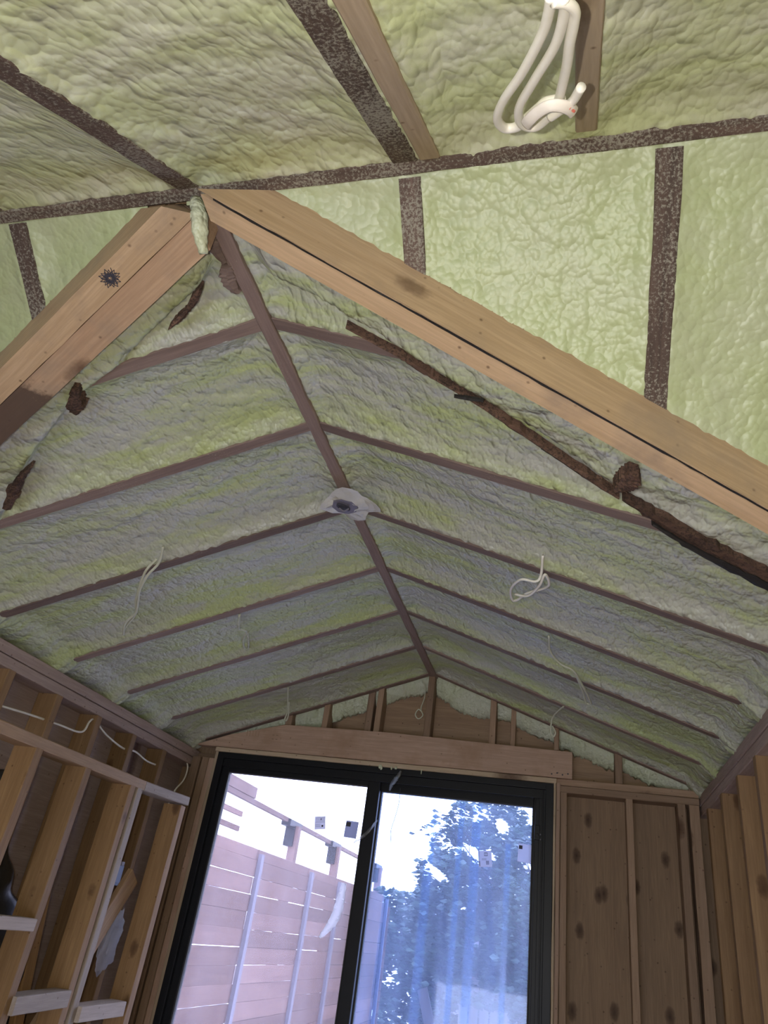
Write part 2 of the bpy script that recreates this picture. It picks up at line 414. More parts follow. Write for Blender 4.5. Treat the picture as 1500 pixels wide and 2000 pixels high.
# far wall sheathing, left / right / above the door, gable
def grained(name, x0, x1, y, z0, z1, m, th=.012):
    """plywood sheet with vertical grain, on the xz plane"""
    return board(name, P((x0 + x1) / 2, y + th / 2, z0), P((x0 + x1) / 2, y + th / 2, z1), x1 - x0, th, m, up=(0, -1, 0), jit=.0006)
wall = []
wr = grained('wall_far', .602, 1.325, .096, -2.25, 0.0, M['ply']); tag(wr, kind='structure')
wl = grained('wall_far', -1.32, -1.10, .096, -2.25, 0.0, M['ply']); tag(wl, kind='structure')
bm = bmesh.new()
vs = [(-1.3, .096, -.02), (1.32, .096, -.02), (1.32, .096, .06), (0, .096, .56), (-1.3, .096, .06)]
f1 = [bm.verts.new(P(*q)) for q in vs]; f2 = [bm.verts.new(P(x, .11, z)) for x, y, z in vs]
bm.faces.new(f1); bm.faces.new(f2[::-1])
for i in range(5): bm.faces.new((f1[i], f1[(i + 1) % 5], f2[(i + 1) % 5], f2[i]))
gb = from_bm('wall_far', bm, M['ply']); tag(gb, kind='structure')
# side walls of the wing
wl = board('wall_left', P(-1.311, -2.35, -2.25), P(-1.311, .1, -2.25), .012, 2.27, M['plyleft']); tag(wl, kind='structure')
wr = board('wall_right', P(1.327, -2.35, -2.25), P(1.327, .1, -2.25), .012, 2.27, M['ply']); tag(wr, kind='structure')
# main room shell
bx = boxes('wall_main_front', [(-2.4, -1.3, -2.30, -2.20, -2.25, .06), (1.33, 2.4, -2.30, -2.20, -2.25, .06)], M['ply']); tag(bx, kind='structure')
bx = boxes('wall_main_side', [(-2.4, -2.3, -4.9, -2.2, -2.25, .5), (2.3, 2.4, -4.9, -2.2, -2.25, .5)], M['ply']); tag(bx, kind='structure')
bx = boxes('wall_back', [(-2.4, -.6, -4.85, -4.78, -2.25, -1.0), (1.0, 2.4, -4.85, -4.78, -2.25, -1.0), (-.6, 1.0, -4.85, -4.78, -2.25, -2.1), (-.6, 1.0, -4.85, -4.78, -1.05, -1.0)], M['ply']); tag(bx, kind='structure')  # window-sized opening made up to go with the rear fill light

# plates -----------------------------------------------------------
def plate(p0, p1, w, h, m, label, cat='wall plate', group=None, up=(0, 0, 1), name='top_plate', **kw):
    o = board(name, p0, p1, w, h, m, up=up, **kw); tag(o, label, cat, group); return o
M['plateR'] = wood('grey_plate', (.36, .27, .235), (.45, .35, .31), kscale=3, rough=.7)
plate(P(-1.26, -2.25, -.066), P(-1.26, .09, -.066), .090, .038, M['plateR'], 'upper board of the doubled top plate along the left wall under the foam')
plate(P(-1.262, -2.25, -.106), P(-1.262, .09, -.106), .088, .037, M['plateR'], 'lower board of the doubled top plate resting on the left wall studs')
plate(P(1.276, -2.25, -.061), P(1.276, .09, -.061), .090, .040, M['plateR'], 'upper board of the doubled top plate along the right wall under the foam')
plate(P(1.278, -2.25, -.101), P(1.278, .09, -.101), .088, .038, M['plateR'], 'lower board of the doubled top plate resting on the right wall studs')

# ------------------------------------------------------------------ ridge boards and rafters
r = board('ridge_board', P(0, MY + .02, ZR - .012), P(0, .085, ZR - .012), .036, .12, M['rust'], edge=.004)
tag(r, 'reddish brown ridge board running from the main ridge to the gable wall', 'ridge board')
r = board('ridge_board', P(-2.3, MY + .004, ZM - .012), P(2.3, MY - .006, ZM - .012 + .004), .028, .12, M['old'], edge=.003)
tag(r, 'dark foam-flecked ridge board crossing the upper ceiling side to side', 'ridge board')
ordn = ['against the gable wall', 'second from the gable wall', 'third from the gable wall', 'fourth from the gable wall', 'fifth from gable, at the plastic covered box', 'sixth from the gable wall', 'nearest the camera, ending at lapped foam']
for k, y in enumerate(YK):
    for sx in (1, -1):
        hw = HW_R if sx > 0 else HW_L
        xe = hw + .03
        if k == 5: xe = 1.02
        if k == 6: xe = .46
        x0 = .018
        w_ = .038
        o = board('rafter', P(sx * x0, y, wing_z(x0 * sx)), P(sx * xe, y, wing_z(xe * sx)), w_, .09, M['rust'], up=(0, 0, 1), edge=.003, cutA=ZR / hw)
        tag(o, 'brown rafter of the %s wing slope, %s' % ('right' if sx > 0 else 'left', ordn[k]), 'rafter', 'rafters of the wing roof')
far_lab = {-.441: 'short dark jack rafter between main ridge and left valley beam',
           .398: 'short dark jack rafter ending on the right valley beam near its top',
           .832: 'long dark jack rafter ending midway down the right valley beam'}
for x in (-.441, .398, .832):
    ye = uline(x) + .02
    o = board('jack_rafter', P(x + (.006 if x > .8 else 0), MY + .015, far_z(MY + .015)), P(x, ye, far_z(ye)), .042, .09, M['old'], up=(0, 0, 1), edge=.003)
    tag(o, far_lab[x], 'rafter', 'dark jack rafters of the main roof')
near_lab = {-.47: 'dark near-slope rafter at the left edge of the picture', -.028: 'dark weathered rafter running to the left valley beam joint', .397: 'wide dark rafter beside the pale sister board at the top'}
for x in (-.47, -.028, .397):
    o = board('rafter', P(x, MY - .015, near_z(MY - .015)), P(x, MY - 1.9, near_z(MY - 1.9)), .046, .09, M['old'], up=(0, 0, 1), edge=.003)
    tag(o, near_lab[x], 'rafter', 'dark rafters of the near slope')
o = board('sister_board', P(.443, MY - .02, near_z(MY - .02) - .004), P(.443, MY - 1.9, near_z(MY - 1.9) - .004), .036, .09, M['pale'])
tag(o, 'pale tan board sistered to the right side of the wide dark rafter', 'board')
o = board('nailer_board', P(.703, MY - .05, near_z(MY - .05) - .006), P(.690, MY - 1.9, near_z(MY - 1.9) - .006), .033, .09, M['pale'])
tag(o, 'pale tan board in the near slope behind the coiled white cable', 'board')

# ------------------------------------------------------------------ valley beams
def prism(name, A, B, sec, m, parent=None, nseg=18, jit=.0015, seed=1.0, endA=None):
    """A,B axis ends; sec = list of (vector offsets); local x runs along the beam"""
    A = Vector(A); B = Vector(B); X = (B - A); L = X.length; X.normalize()
    U = Vector((0, 0, 1)); Y = U.cross(X).normalized(); U = X.cross(Y)
    Mx = Matrix((X, Y, U)).transposed().to_4x4(); Mx.translation = A; inv = Mx.inverted()
    bm = bmesh.new(); rings = []
    for i in range(nseg + 1):
        r = []
        for j, s in enumerate(sec):
            off = Vector(s); c = A + (B - A) * i / nseg
            if endA: s0 = endA(A + off, X, j); c = A + X * (s0 + (L - s0) * i / nseg)
            q = inv @ (c + off); n_ = Vector((i * .9, j * 2.3, seed))
            q += Vector((0, noise.noise(n_), noise.noise(n_ + Vector((7, 7, 7))))) * jit
            r.append(bm.verts.new(q))
        rings.append(r)
    n = len(sec)
    for i in range(nseg):
        for j in range(n):
            bm.faces.new((rings[i][j], rings[i][(j + 1) % n], rings[i + 1][(j + 1) % n], rings[i + 1][j]))
    bm.faces.new(rings[0][::-1]); bm.faces.new(rings[-1])
    bmesh.ops.recalc_face_normals(bm, faces=bm.faces[:])
    me = bpy.data.meshes.new(name); bm.to_mesh(me); bm.free(); me.materials.append(m)
    o = bpy.data.objects.new(name, me); COL.objects.link(o)
    if parent: o.parent = parent; o.matrix_local = Matrix.Translation(-Vector(parent.location)) @ Mx
    else: o.matrix_world = Mx
    return o
def valley(sx, h, w, xe, label, x0, gap, w1, mi):
    d = Vector((sx, .49, 0)).normalized(); perp = Vector((-sx * d.y / abs(d.x) * abs(d.x), abs(d.x), 0))
    perp = Vector((-sx * .44, .90, 0))
    def U(x): y = MY + .49 * (x - .115); return P(sx * x, y, far_z(y))
    A = U(x0); B = U(xe)
    root = empty('valley_beam', A); tag(root, label, 'beam', 'valley beams')
    up = .03
    def cut(p, X, j):             # seat cut under the main ridge board, plumb cut beside the wing ridge
        zr_ = ZM + Z0 - .012
        f = lambda q: q.y - (MY + .014 - .65 * (zr_ - q.z))
        s1 = -f(p) / (X.y + (-.65) * X.z)
        s2 = (sx * (.022 if sx > 0 else .004) - p.x) / X.x
        low = p.z < A.z - .02
        if sx < 0 and outer[0] and j == 1: low = False
        return s2 if low else max(s1, s2)
    outer = [True]
    # outer ply: its side face is towards the main roof
    prism('outer_board', A, B, [(0, 0, up), (0, 0, -h), perp * w1 + Vector((0, 0, -h)), perp * w1 + Vector((0, 0, up))], M['beam'], root, seed=1, endA=cut)
    g = w1 + gap; outer[0] = False
    prism('inner_board', A, B, [perp * g + Vector((0, 0, up)), perp * g + Vector((0, 0, -h + (.003 if gap else 0))), perp * w + Vector((0, 0, -h + (.001 if gap else 0))), perp * w + Vector((0, 0, up))], M[mi], root, seed=4, endA=cut)
    if sx > 0: prism('gap_shade', A, B, [perp * .0032 + Vector((0, 0, -h + .012)), perp * .0032 + Vector((0, 0, -h - .0006)), perp * .0075 + Vector((0, 0, -h - .0004)), perp * .0075 + Vector((0, 0, -h + .012))], M['char'], root, seed=1, endA=lambda p, X, j: .0, nseg=60, jit=.0022)  # black strip paints the shade into the gap between the boards
    return root
vr = valley(1, .098, .056, 1.45, 'long honey brown valley beam running down to the right, painted gap shade along lower edge', .05, .008, .003, 'beam')
vl = valley(-1, .100, .117, 1.10, 'brown valley beam running down to the lower left with a dark stained lower end', .03, .002, .052, 'beamstain')

# dark grade stamp on the outer face of the left beam
rs = random.Random(3); Us = lambda q: P(-q, MY + .49 * (q - .115), far_z(MY + .49 * (q - .115)))
dX = (Us(1) - Us(.1)).normalized(); dP = Vector((.44, .90, 0)).normalized(); oc = Us(.215) + Vector((0, 0, -.1012)) + dP * .026
bm = bmesh.new()
prev_ = None
for k in range(34):
    a = k * 2.4; r_ = .004 + .0035 * math.sqrt(k); c = oc + dX * math.cos(a) * r_ + dP * math.sin(a) * r_ * .9
    if prev_ is not None: tube_bm(bm, [prev_, c], .0007, 4)
    prev_ = c
from_bm('grade_stamp', bm, M['print'], vl)

# ------------------------------------------------------------------ rotten boards and splits along the lapped foam
def ragged(name, pts, w, m, label, cat='board', th=.012, seed=1, off=-.012, parent=None):
    """thin torn board following plan points on the wing plane; pts = [(x,y_rel,width)]"""
    bm = bmesh.new(); rows = []
    C2 = catmull([Vector((x, y, ww)) for x, y, ww in pts], 7)
    n = len(C2)
    for i, c in enumerate(C2):
        t = (C2[min(i + 1, n - 1)] - C2[max(i - 1, 0)]); nx = Vector((-t.y, t.x, 0)).normalized()
        j1 = .35 * noise.noise(Vector((i * .9, seed, 0))); j2 = .35 * noise.noise(Vector((i * .9, seed, 5)))
        a = Vector((c.x, c.y, 0)) + nx * c.z * (.5 + j1); b = Vector((c.x, c.y, 0)) - nx * c.z * (.5 + j2)
        row = []
        for q, dz in ((a, 0), ((a + b) / 2, -.004), (b, 0), (b, th), (a, th)):
            row.append(bm.verts.new(P(q.x, MY + q.y, wing_z(q.x) + off + dz)))
        rows.append(row)
    for i in range(n - 1):
        for j in range(5):
            bm.faces.new((rows[i][j], rows[i][(j + 1) % 5], rows[i + 1][(j + 1) % 5], rows[i + 1][j]))
    bm.faces.new(rows[0][::-1]); bm.faces.new(rows[-1])
    o = from_bm(name, bm, m, parent)
    if label: tag(o, label, cat)
    return o
ragged('torn_board', [(.231, .262, .004), (.30, .296, .005), (.345, .318, .012), (.385, .345, .015), (.415, .362, .004)], .02, M['rot'], 'small dark torn board end at the upper right crack, by the second rafter', th=.02, seed=2, off=-.030)
ragged('torn_board', [(.415, .362, .003), (.489, .404, .006), (.56, .452, .015), (.66, .522, .012), (.74, .580, .016), (.78, .606, .006)], .02, M['rot'], 'long rusty brown torn board in the crack below the right valley beam', th=.02, seed=3, off=-.030)
ragged('torn_board', [(.79, .600, .014), (.86, .640, .030), (.95, .690, .040), (1.05, .735, .045), (1.16, .770, .05)], .02, M['rot'], 'dark rotten board at the right edge under the valley beam', th=.02, seed=5, off=-.034)
ragged('tar_strip', [(.85, .655, .006), (.93, .705, .016), (1.02, .742, .026), (1.14, .790, .03)], .02, M['char'], 'black tar edged strip along the dark rotten board at the right', 'strip', th=.012, seed=6, off=-.040)
ragged('torn_board', [(.770, .560, .010), (.785, .540, .028), (.796, .515, .034), (.802, .485, .018)], .02, M['rot'], 'reddish block stub hanging just below the right valley beam', 'wood block', th=.03, seed=7, off=-.046)
ragged('black_sliver', [(.62, .505, .002), (.66, .532, .006), (.705, .565, .002)], .02, M['char'], 'thin black sliver lying beside the long torn board', 'sliver', th=.006, seed=8, off=-.026)
ragged('black_sliver', [(.447, .388, .002), (.475, .385, .007), (.51, .378, .003)], .02, M['char'], 'short black sliver crossing the foam near the second rafter on the right', 'sliver', th=.006, seed=9, off=-.040)
ragged('wood_splinter', [(-.075, .175, .004), (-.098, .199, .016), (-.125, .222, .010), (-.150, .236, .012), (-.178, .250, .003)], .02, M['rot'], 'jagged brown wood splinter showing through foam between left beam and ridge', 'splinter', th=.02, seed=10, off=-.032)
ragged('wood_stub', [(-.425, .320, .012), (-.440, .345, .022), (-.455, .372, .034), (-.462, .392, .012)], .02, M['rot'], 'rusty brown wood stub below the middle of the left beam', 'wood block', th=.03, seed=11, off=-.040)
ragged('wood_stub', [(-.655, .520, .006), (-.700, .548, .016), (-.745, .585, .026), (-.80, .64, .02)], .02, M['rot'], 'grey brown wood stub near the left edge under the beam end', 'wood block', th=.02, seed=12, off=-.030)
# reddish block pieces beside the ridge at the junction
ragged('ridge_block', [(-.024, .085, .014), (-.028, .12, .020), (-.024, .155, .010)], .02, M['rust'], 'upper red brown block foamed in beside the ridge by the left beam', 'wood block', th=.03, seed=13, off=-.006)
ragged('ridge_block', [(-.024, .165, .022), (-.032, .20, .028), (-.026, .235, .012)], .02, M['rust'], 'lower red brown round block beside the ridge board', 'wood block', th=.03, seed=14, off=-.008)

# ------------------------------------------------------------------ far wall framing
def vstud(x0, x1, z0, z1, label, m=None, y0=0.0, d=.089, group='far wall studs', name='wall_stud', cat='stud', ztilt=0):
    xc = (x0 + x1) / 2
    o = board(name, P(xc, y0 + d, z0), P(xc, y0 + d, z1), x1 - x0, d, m or M['ply2'], up=(0, -1, 0))
    tag(o, label, cat, group); return o
M['ply2'] = wood('dim_stud_wood', (.32, .215, .14), (.42, .29, .20), kscale=5, rough=.7)
vstud(-1.213, -1.168, -2.25, -.066, 'far wall stud in the left corner')
vstud(-1.158, -1.121, -2.25, -.066, 'far wall stud between left corner and door trim')
vstud(-1.119, -1.086, -2.25, -.066, 'far wall stud right against the left door trim', M['header'])
plate(P(-1.215, .089, -.066), P(-1.086, .089, -.066), .06, .032, M['ply2'], 'short top plate end left of the door header', up=(0, -1, 0)).name
for i, (a, b, l) in enumerate([(.640, .669, 'far wall stud next to the right door trim'), (.921, .950, 'single far wall stud in the middle of the plywood right of the door'), (1.135, 1.168, 'far wall stud left of the right corner stud'), (1.183, 1.224, 'far wall stud in the right corner')]):
    vstud(a, b, -2.25, -.066, l)
def hbar(x0, x1, z0, z1, label, m, y0=0.0, d=.089, name='top_plate', cat='wall plate'):
    o = board(name, P(x0, y0 + d, (z0 + z1) / 2), P(x1, y0 + d, (z0 + z1) / 2), z1 - z0, d, m, up=(0, -1, 0)); tag(o, label, cat); return o
hbar(.622, 1.225, -.066, -.036, 'lower top plate above the plywood right of the door', M['ply2'])
hbar(.622, 1.225, -.034, -.004, 'upper top plate above the plywood right of the door', M['ply2'], y0=.004)
# gable studs
for a, b, l in [(-.746, -.712, 'leftmost gable stud above the header'), (-.549, -.519, 'second gable stud from the left'), (-.331, -.296, 'recessed gable stud beside the third from left'),
                (-.274, -.243, 'third gable stud from the left'), (-.019, .014, 'tall centre gable stud below the ridge'), (.302, .332, 'first gable stud right of the centre stud'),
                (.402, .425, 'recessed gable stud right of centre'), (.607, .630, 'gable stud above the right end of the header'), (.878, .912, 'rightmost gable stud above the plywood')]:
    rec = 'recessed' in l
    xm = (a + b) / 2; zb = .12 if b < .65 else -.004
    vstud(a, b, zb, wing_z(xm) + .02, l, y0=.03 if rec else .002, d=.06 if rec else .085, name='gable_stud', group='gable studs')
# header with its end cut to the roof slope
bm = bmesh.new()
hp = [(-1.205, -.010), (.692, -.008), (.692, .112), (-.20, .131), (-.735, .128), (-1.02, .055)]
a_ = []; b_ = []
def xf(x, z): return P(x, -.022, z), P(x, .03, z)
for x, z in hp:
    p, q = xf(x, z); a_.append(bm.verts.new(p)); b_.append(bm.verts.new(q))
bm.faces.new(a_); bm.faces.new(b_[::-1])
for i in range(6): bm.faces.new((a_[i], a_[(i + 1) % 6], b_[(i + 1) % 6], b_[i]))
bmesh.ops.bevel(bm, geom=bm.edges[:], offset=.002, segments=1, affect='EDGES')
hd = from_bm('door_header', bm, M['header']); tag(hd, 'wide pinkish tan header board above the sliding door', 'header beam')
# faint pencil marks and nails on it
def stroke(bm, x, z, dx, dz, w=.003, y=-.0235):
    d = Vector((dx, 0, dz)); n = Vector((-dz, 0, dx)).normalized() * w
    q = [Vector((x, y, z)), Vector((x + dx, y, z + dz))]
    vs = [q[0] - n, q[1] - n, q[1] + n, q[0] + n]
    f = [bm.verts.new(P(*v)) for v in vs]; g = [bm.verts.new(P(v.x, v.y + .001, v.z)) for v in vs]
    bm.faces.new(f); bm.faces.new(g[::-1])
    for i in range(4): bm.faces.new((f[i], f[(i + 1) % 4], g[(i + 1) % 4], g[i]))
bm = bmesh.new()
for i in range(5): stroke(bm, -.93 + i * .016, .055, -.002, .028, .0022)
from_bm('pencil_tally', bm, M['ply2'], hd); bm = bmesh.new()
for i in range(4): stroke(bm, -.79 + (i % 2) * .02, .05 + (i // 2) * .02, .010, .0, .0018)
mk = from_bm('pencil_dashes', bm, M['ply2'], hd)
bm = bmesh.new()
for i in range(4):
    c = Vector((.600 + i * .024, -.022, .006 + .006 * (i % 2)))
    tube_bm(bm, [P(c.x, -.0245, c.z), P(c.x, -.02, c.z)], .0035, 8)
from_bm('nail', bm, M['print'], hd)
# wooden buck around the door
bk = empty('door_buck', P(-1.077, 0, -.02)); tag(bk, 'pale wooden buck lining the opening around the black sliding door', 'door trim')
board('jamb', P(-1.078, .09, -2.25), P(-1.078, .09, -.012), .016, .100, M['pale'], bk, up=(0, -1, 0))
board('jamb', P(.630, .09, -2.25), P(.630, .09, -.030), .018, .100, M['header'], bk, up=(0, -1, 0))
board('jamb', P(.615, .09, -2.25), P(.615, .09, -.020), .010, .108, M['pale'], bk, up=(0, -1, 0))
board('head', P(-1.086, .09, -.022), P(.622, .09, -.022), .022, .108, M['pale'], bk, up=(0, -1, 0))

# ------------------------------------------------------------------ sliding door
CX, CY, CZ = .6821, -3.5293, -.7255
def sc(x, y): return CX + (x - CX) * (y - CY) / (-CY)
def sz(z, y): return CZ + (z - CZ) * (y - CY) / (-CY)
ZB = -2.22
dr = empty('door_1', P(-.23, 0, ZB)); tag(dr, kind='structure')
fr = boxes('outer_frame', [(-1.069, -1.035, -.012, .10, ZB, -.034), (.575, .609, -.012, .10, ZB, -.034), (-1.036, .576, -.012, .10, -.062, -.034), (-1.036, .576, -.005, .10, ZB, ZB + .04),
    (-1.036, .576, .000, .012, -.100, -.062), (.547, .575, .006, .016, ZB, -.06), (.560, .566, -.004, .006, ZB, -.06),
    (.530, .548, .020, .030, ZB, -.10)], M['black'], dr, bev=.0015)
def sash(name, x0, x1, zt, y0, y1, lw, rw, glass, parts):
    ym = (y0 + y1) / 2
    X0, X1, ZT = x0, x1, zt
    f = boxes(name, [(X0, X0 + lw, y0, y1, ZB + .04, ZT), (X1 - rw, X1, y0, y1, ZB + .04, ZT), (X0 + lw, X1 - rw, y0, y1, ZT - .055, ZT), (X0 + lw, X1 - rw, y0, y1, ZB + .04, ZB + .12)], M['black'], dr, bev=.002)
    g = boxes('glass_pane', [(X0 + lw - .004, X1 - rw + .004, ym - .002, ym + .002, ZB + .11, ZT - .05)], glass, f)
    gk = boxes('gasket', [(X0 + lw, X0 + lw + .005, y0 - .001, y1, ZB + .12, ZT - .055), (X1 - rw - .005, X1 - rw, y0 - .001, y1, ZB + .12, ZT - .055), (X0 + lw, X1 - rw, y0 - .001, y1, ZT - .060, ZT - .055)], M['rubber'], f)
    return f, ym
s1, y1_ = sash('fixed_panel', -1.04, -.204, -.065, .012, .040, .040, .056, M['glassL'], None)
s2, y2_ = sash('sliding_panel', -.265, .560, -.075, .050, .078, .062, .040, M['glassR'], None)
# translucent bluish bands on the right pane
for i, (xa, xb, zb, zt) in enumerate([(-.135, -.108, -1.9, -.55), (.035, .075, -1.9, -.20), (.18, .205, -1.9, -.14), (.245, .285, -1.9, -.14), (.40, .425, -1.9, -.30)]):
    boxes('bluish_band', [(xa, xb, .0595, .0605, zb, zt)], M['film'], s2)
# lock on the right jamb
lk = boxes('latch_keeper', [(.528, .552, .002, .020, -.275, -.215), (.533, .547, -.003, .003, -.262, -.250)], M['black'], dr, bev=.002)
boxes('screw', [(.553, .557, -.001, .004, -.255, -.250), (.553, .557, -.001, .004, -.276, -.271)], M['steel'], lk)
# stickers
def sticker(x, z, w, h, ang, y, m, label, marks):
    c = P(x, y, z); R = Matrix.Rotation(ang, 3, 'Y')
    bm = bmesh.new()
    def slab(bm, u0, u1, v0, v1, y0, y1):
        vs = [bm.verts.new(c + R @ Vector((a, b_, d))) for a in (u0, u1) for b_ in (y0, y1) for d in (v0, v1)]
        for f in ((0, 1, 3, 2), (4, 6, 7, 5), (0, 4, 5, 1), (2, 3, 7, 6), (0, 2, 6, 4), (1, 5, 7, 3)): bm.faces.new([vs[i] for i in f])
    slab(bm, -w / 2, w / 2, -h / 2, h / 2, 0, .0006)
    o = from_bm('door_sticker', bm, m); tag(o, label, 'sticker', 'stickers on the door glass')
    bm = bmesh.new()
    for (u0, u1, v0, v1) in marks: slab(bm, u0 * w, u1 * w, v0 * h, v1 * h, -.0006, 0)
    from_bm('print', bm, M['print'], o)
    return o
lines = [(-.4, .42, .36 - .11 * i, .375 - .11 * i) for i in range(4)] + [(-.4, .05, -.12 - .09 * i, -.105 - .09 * i) for i in range(3)]
sticker(-.476, -.309, .054, .058, math.radians(-8), .022, M['label'], 'small tilted white printed sticker on the left pane', lines + [(.15, .30, -.32, -.18), (.05, .12, .2, .34)])
sticker(-.318, -.322, .062, .074, math.radians(2), .022, M['labelbk'], 'grey square sticker on the left pane beside the middle bar', [(-.45, -.1, .15, .42)])
sticker(.312, -.372, .060, .066, math.radians(-7), .060, M['label'], 'white printed sticker with round mark on the tree side pane', [(-.45, -.40, -.45, -.15), (-.05, .20, .17, .20), (-.05, -.02, .17, .38), (.17, .20, .17, .38), (-.05, .20, .35, .38), (.06, .09, .22, .34), (.05, .28, -.34, -.30), (.05, .28, -.26, -.22), (.05, .28, -.18, -.14), (-.25, .1, .0, .015), (-.25, .1, -.08, -.065)])
sticker(.487, -.330, .062, .075, math.radians(2), .060, M['label'], 'pale blank sticker at the right edge of the right pane', [(-.45, -.2, .2, .4)])
# wire and torn film hanging
t_ = tube('hanging_wire', [P(-.100, -.004, -.120), P(-.098, -.006, -.19), P(-.108, -.006, -.25), P(-.120, -.005, -.31), P(-.112, -.004, -.365)], .0014, M['print'], seg=6)
tag(t_, 'thin dark wire hanging in front of the right pane from the door head', 'wire')
def ribbon(name, pts, w, m, label, cat, seed=0, th=.0012, group=None):
    bm = bmesh.new(); C2 = catmull(pts, 6); rows = []
    for i, c in enumerate(C2):
        t = (C2[min(i + 1, len(C2) - 1)] - C2[max(i - 1, 0)]).normalized()
        s = t.cross(Vector((0, 1, 0))).normalized(); k = i / (len(C2) - 1)
        ww = w * (.25 + 1.0 * math.sin(math.pi * min(1, .12 + k * .85))) * (1 + .35 * noise.noise(Vector((i * .8, seed, 0))))
        row = [c - s * ww / 2, c + Vector((0, -.006 * math.sin(i), 0)), c + s * ww / 2]
        rows.append([bm.verts.new(q) for q in row] + [bm.verts.new(q + Vector((0, th, 0))) for q in row[::-1]])
    for i in range(len(rows) - 1):
        for j in range(6): bm.faces.new((rows[i][j], rows[i][(j + 1) % 6], rows[i + 1][(j + 1) % 6], rows[i + 1][j]))
    bm.faces.new(rows[0][::-1]); bm.faces.new(rows[-1])
    o = from_bm(name, bm, m, smooth=True); tag(o, label, cat, group); return o
ribbon('torn_film', [P(-.31, .006, -.55), P(-.315, .004, -.62), P(-.325, .004, -.68), P(-.350, .003, -.73), P(-.385, .002, -.775)], .035, M['whiteplastic'], 'torn white film strip hanging at the bottom right of the left pane', 'film strip', 2)
ribbon('tape_tail', [P(-.10, -.028, -.045), P(-.115, -.034, -.08), P(-.135, -.034, -.11), P(-.145, -.03, -.14)], .018, M['poly'], 'clear tape tail dangling from the header above the middle bar', 'tape', 4)
ribbon('tape_tail', [P(-.19, -.006, -.27), P(-.235, -.008, -.335), P(-.29, -.004, -.38)], .012, M['poly'], 'clear tape tail crossing the black middle bar', 'tape', 6)

# foam drips on the door head
def blobs(name, lst, label, cat='foam', parent=None, m=None):
    bm = bmesh.new()
    for (x, y, z, r, el) in lst:
        mat = Matrix.Translation(P(x, y, z)) @ Matrix.Diagonal((r, r * .8, r * el, 1))
        s = len(bm.verts)
        bmesh.ops.create_icosphere(bm, subdivisions=3, radius=1, matrix=mat)
        bm.verts.ensure_lookup_table()
        for v in bm.verts[s:]: v.co += Vector((1, 1, 1)) * r * .35 * noise.noise(v.co * (1.1 / r))
    o = from_bm(name, bm, m or M['foamlump'], parent, smooth=True); tag(o, label, cat); return o
blobs('foam_drip', [(-.207, -.024, -.034, .008, 1.2), (-.200, -.024, -.040, .006, 1.6)], 'foam drip on the door head left of the tape tail')
blobs('foam_drip', [(-.150, -.024, -.036, .004, 2.2), (-.128, -.024, -.034, .006, 1.2)], 'tiny foam curls on the door head by the tape tail')
blobs('foam_drip', [(-.003, -.024, -.040, .003, 4)], 'single thin foam drip hanging on the door head right of the middle')

# foam filling the top of the gable bays, ragged at the bottom
gx = [-1.05, -.746, -.712, -.549, -.519, -.274, -.243, -.019, .014, .302, .332, .607, .630, .878, .912, 1.19]
def depth(x, i):
    base = {0: .05, 2: .085, 4: .062, 6: .055, 8: .075, 10: .055, 12: .060, 14: .05}[i]
    return base
names = {0: 'leftmost gable bay over the header end', 2: 'second gable bay from the left', 4: 'third gable bay from the left', 6: 'gable bay just left of the centre stud', 8: 'gable bay just right of the centre stud', 10: 'second gable bay right of centre', 12: 'gable bay above the right header end', 14: 'rightmost gable bay in the corner'}
for i in range(0, 16, 2):
    x0, x1 = gx[i], gx[i + 1]; bm = bmesh.new(); n = max(10, int((x1 - x0) / .006)); rows = []
    mz = 9
    for a in range(n + 1):
        x = x0 + (x1 - x0) * a / n; top = wing_z(x) + .03
        dp = depth(x, i) * (1 + .35 * fbm(x * 9, i, 1)) + .020 * max(0, noise.noise(Vector((x * 55, i, 3)))) + .012 * noise.noise(Vector((x * 130, i, 9)))
        if i == 8: dp += .03 * math.sin(math.pi * (a / n))
        bot = wing_z(x) - dp; row = []
        for b in range(mz + 1):
            k = b / mz; z = top + (bot - top) * k
            y = .045 + .045 * k ** 3 - .012 * fbm(x * 25, z * 25, 4)
            row.append(bm.verts.new(P(x, min(y, .092), z)))
        rows.append(row)
    for a in range(n):
        for b in range(mz): bm.faces.new((rows[a][b], rows[a + 1][b], rows[a + 1][b + 1], rows[a][b + 1]))
    o = from_bm('gable_foam', bm, M['foamlump'], smooth=True)
    so_ = o.modifiers.new('thickness', 'SOLIDIFY'); so_.thickness = .006; so_.offset = 1
    tag(o, 'ragged pale foam topping the %s' % names[i], 'foam', 'foam in the gable bays')

# ------------------------------------------------------------------ side wall studs
LS = [-1.448, -1.163, -.880, -.590, -.300, -1.74, -2.03]
ll = {-1.448: 'left wall stud second from the left edge of the view', -1.163: 'left wall stud in the middle of the visible row', -.880: 'left wall stud with the cable kink, right of the middle', -.590: 'left wall stud second from the far corner', -.300: 'left wall stud nearest the far corner, bright inner edge', -1.74: 'left wall stud at the left edge of the view', -2.03: 'left wall stud hidden furthest towards the camera'}
for y in LS[:6]:
    o = board('wall_stud', P(-1.303, y + .019, -2.25), P(-1.303, y + .019, -.107), .038, .088, M['stud'], up=(1, 0, 0)); tag(o, ll[y], 'stud', 'left wall studs')
RS = [-.163, -.484, -.795, -1.075, -1.37]
rl = ['right wall stud closest to the far corner', 'right wall stud second from the far corner', 'right wall stud third from the far corner', 'right wall stud fourth from the far corner, at the picture edge', 'right wall stud fifth from the far corner']
for y, l in zip(RS[:4], rl):
    o = board('wall_stud', P(1.319, y + .019, -2.25), P(1.319, y + .019, -.102), .038, .088, M['stud'], up=(-1, 0, 0)); tag(o, l, 'stud', 'right wall studs')

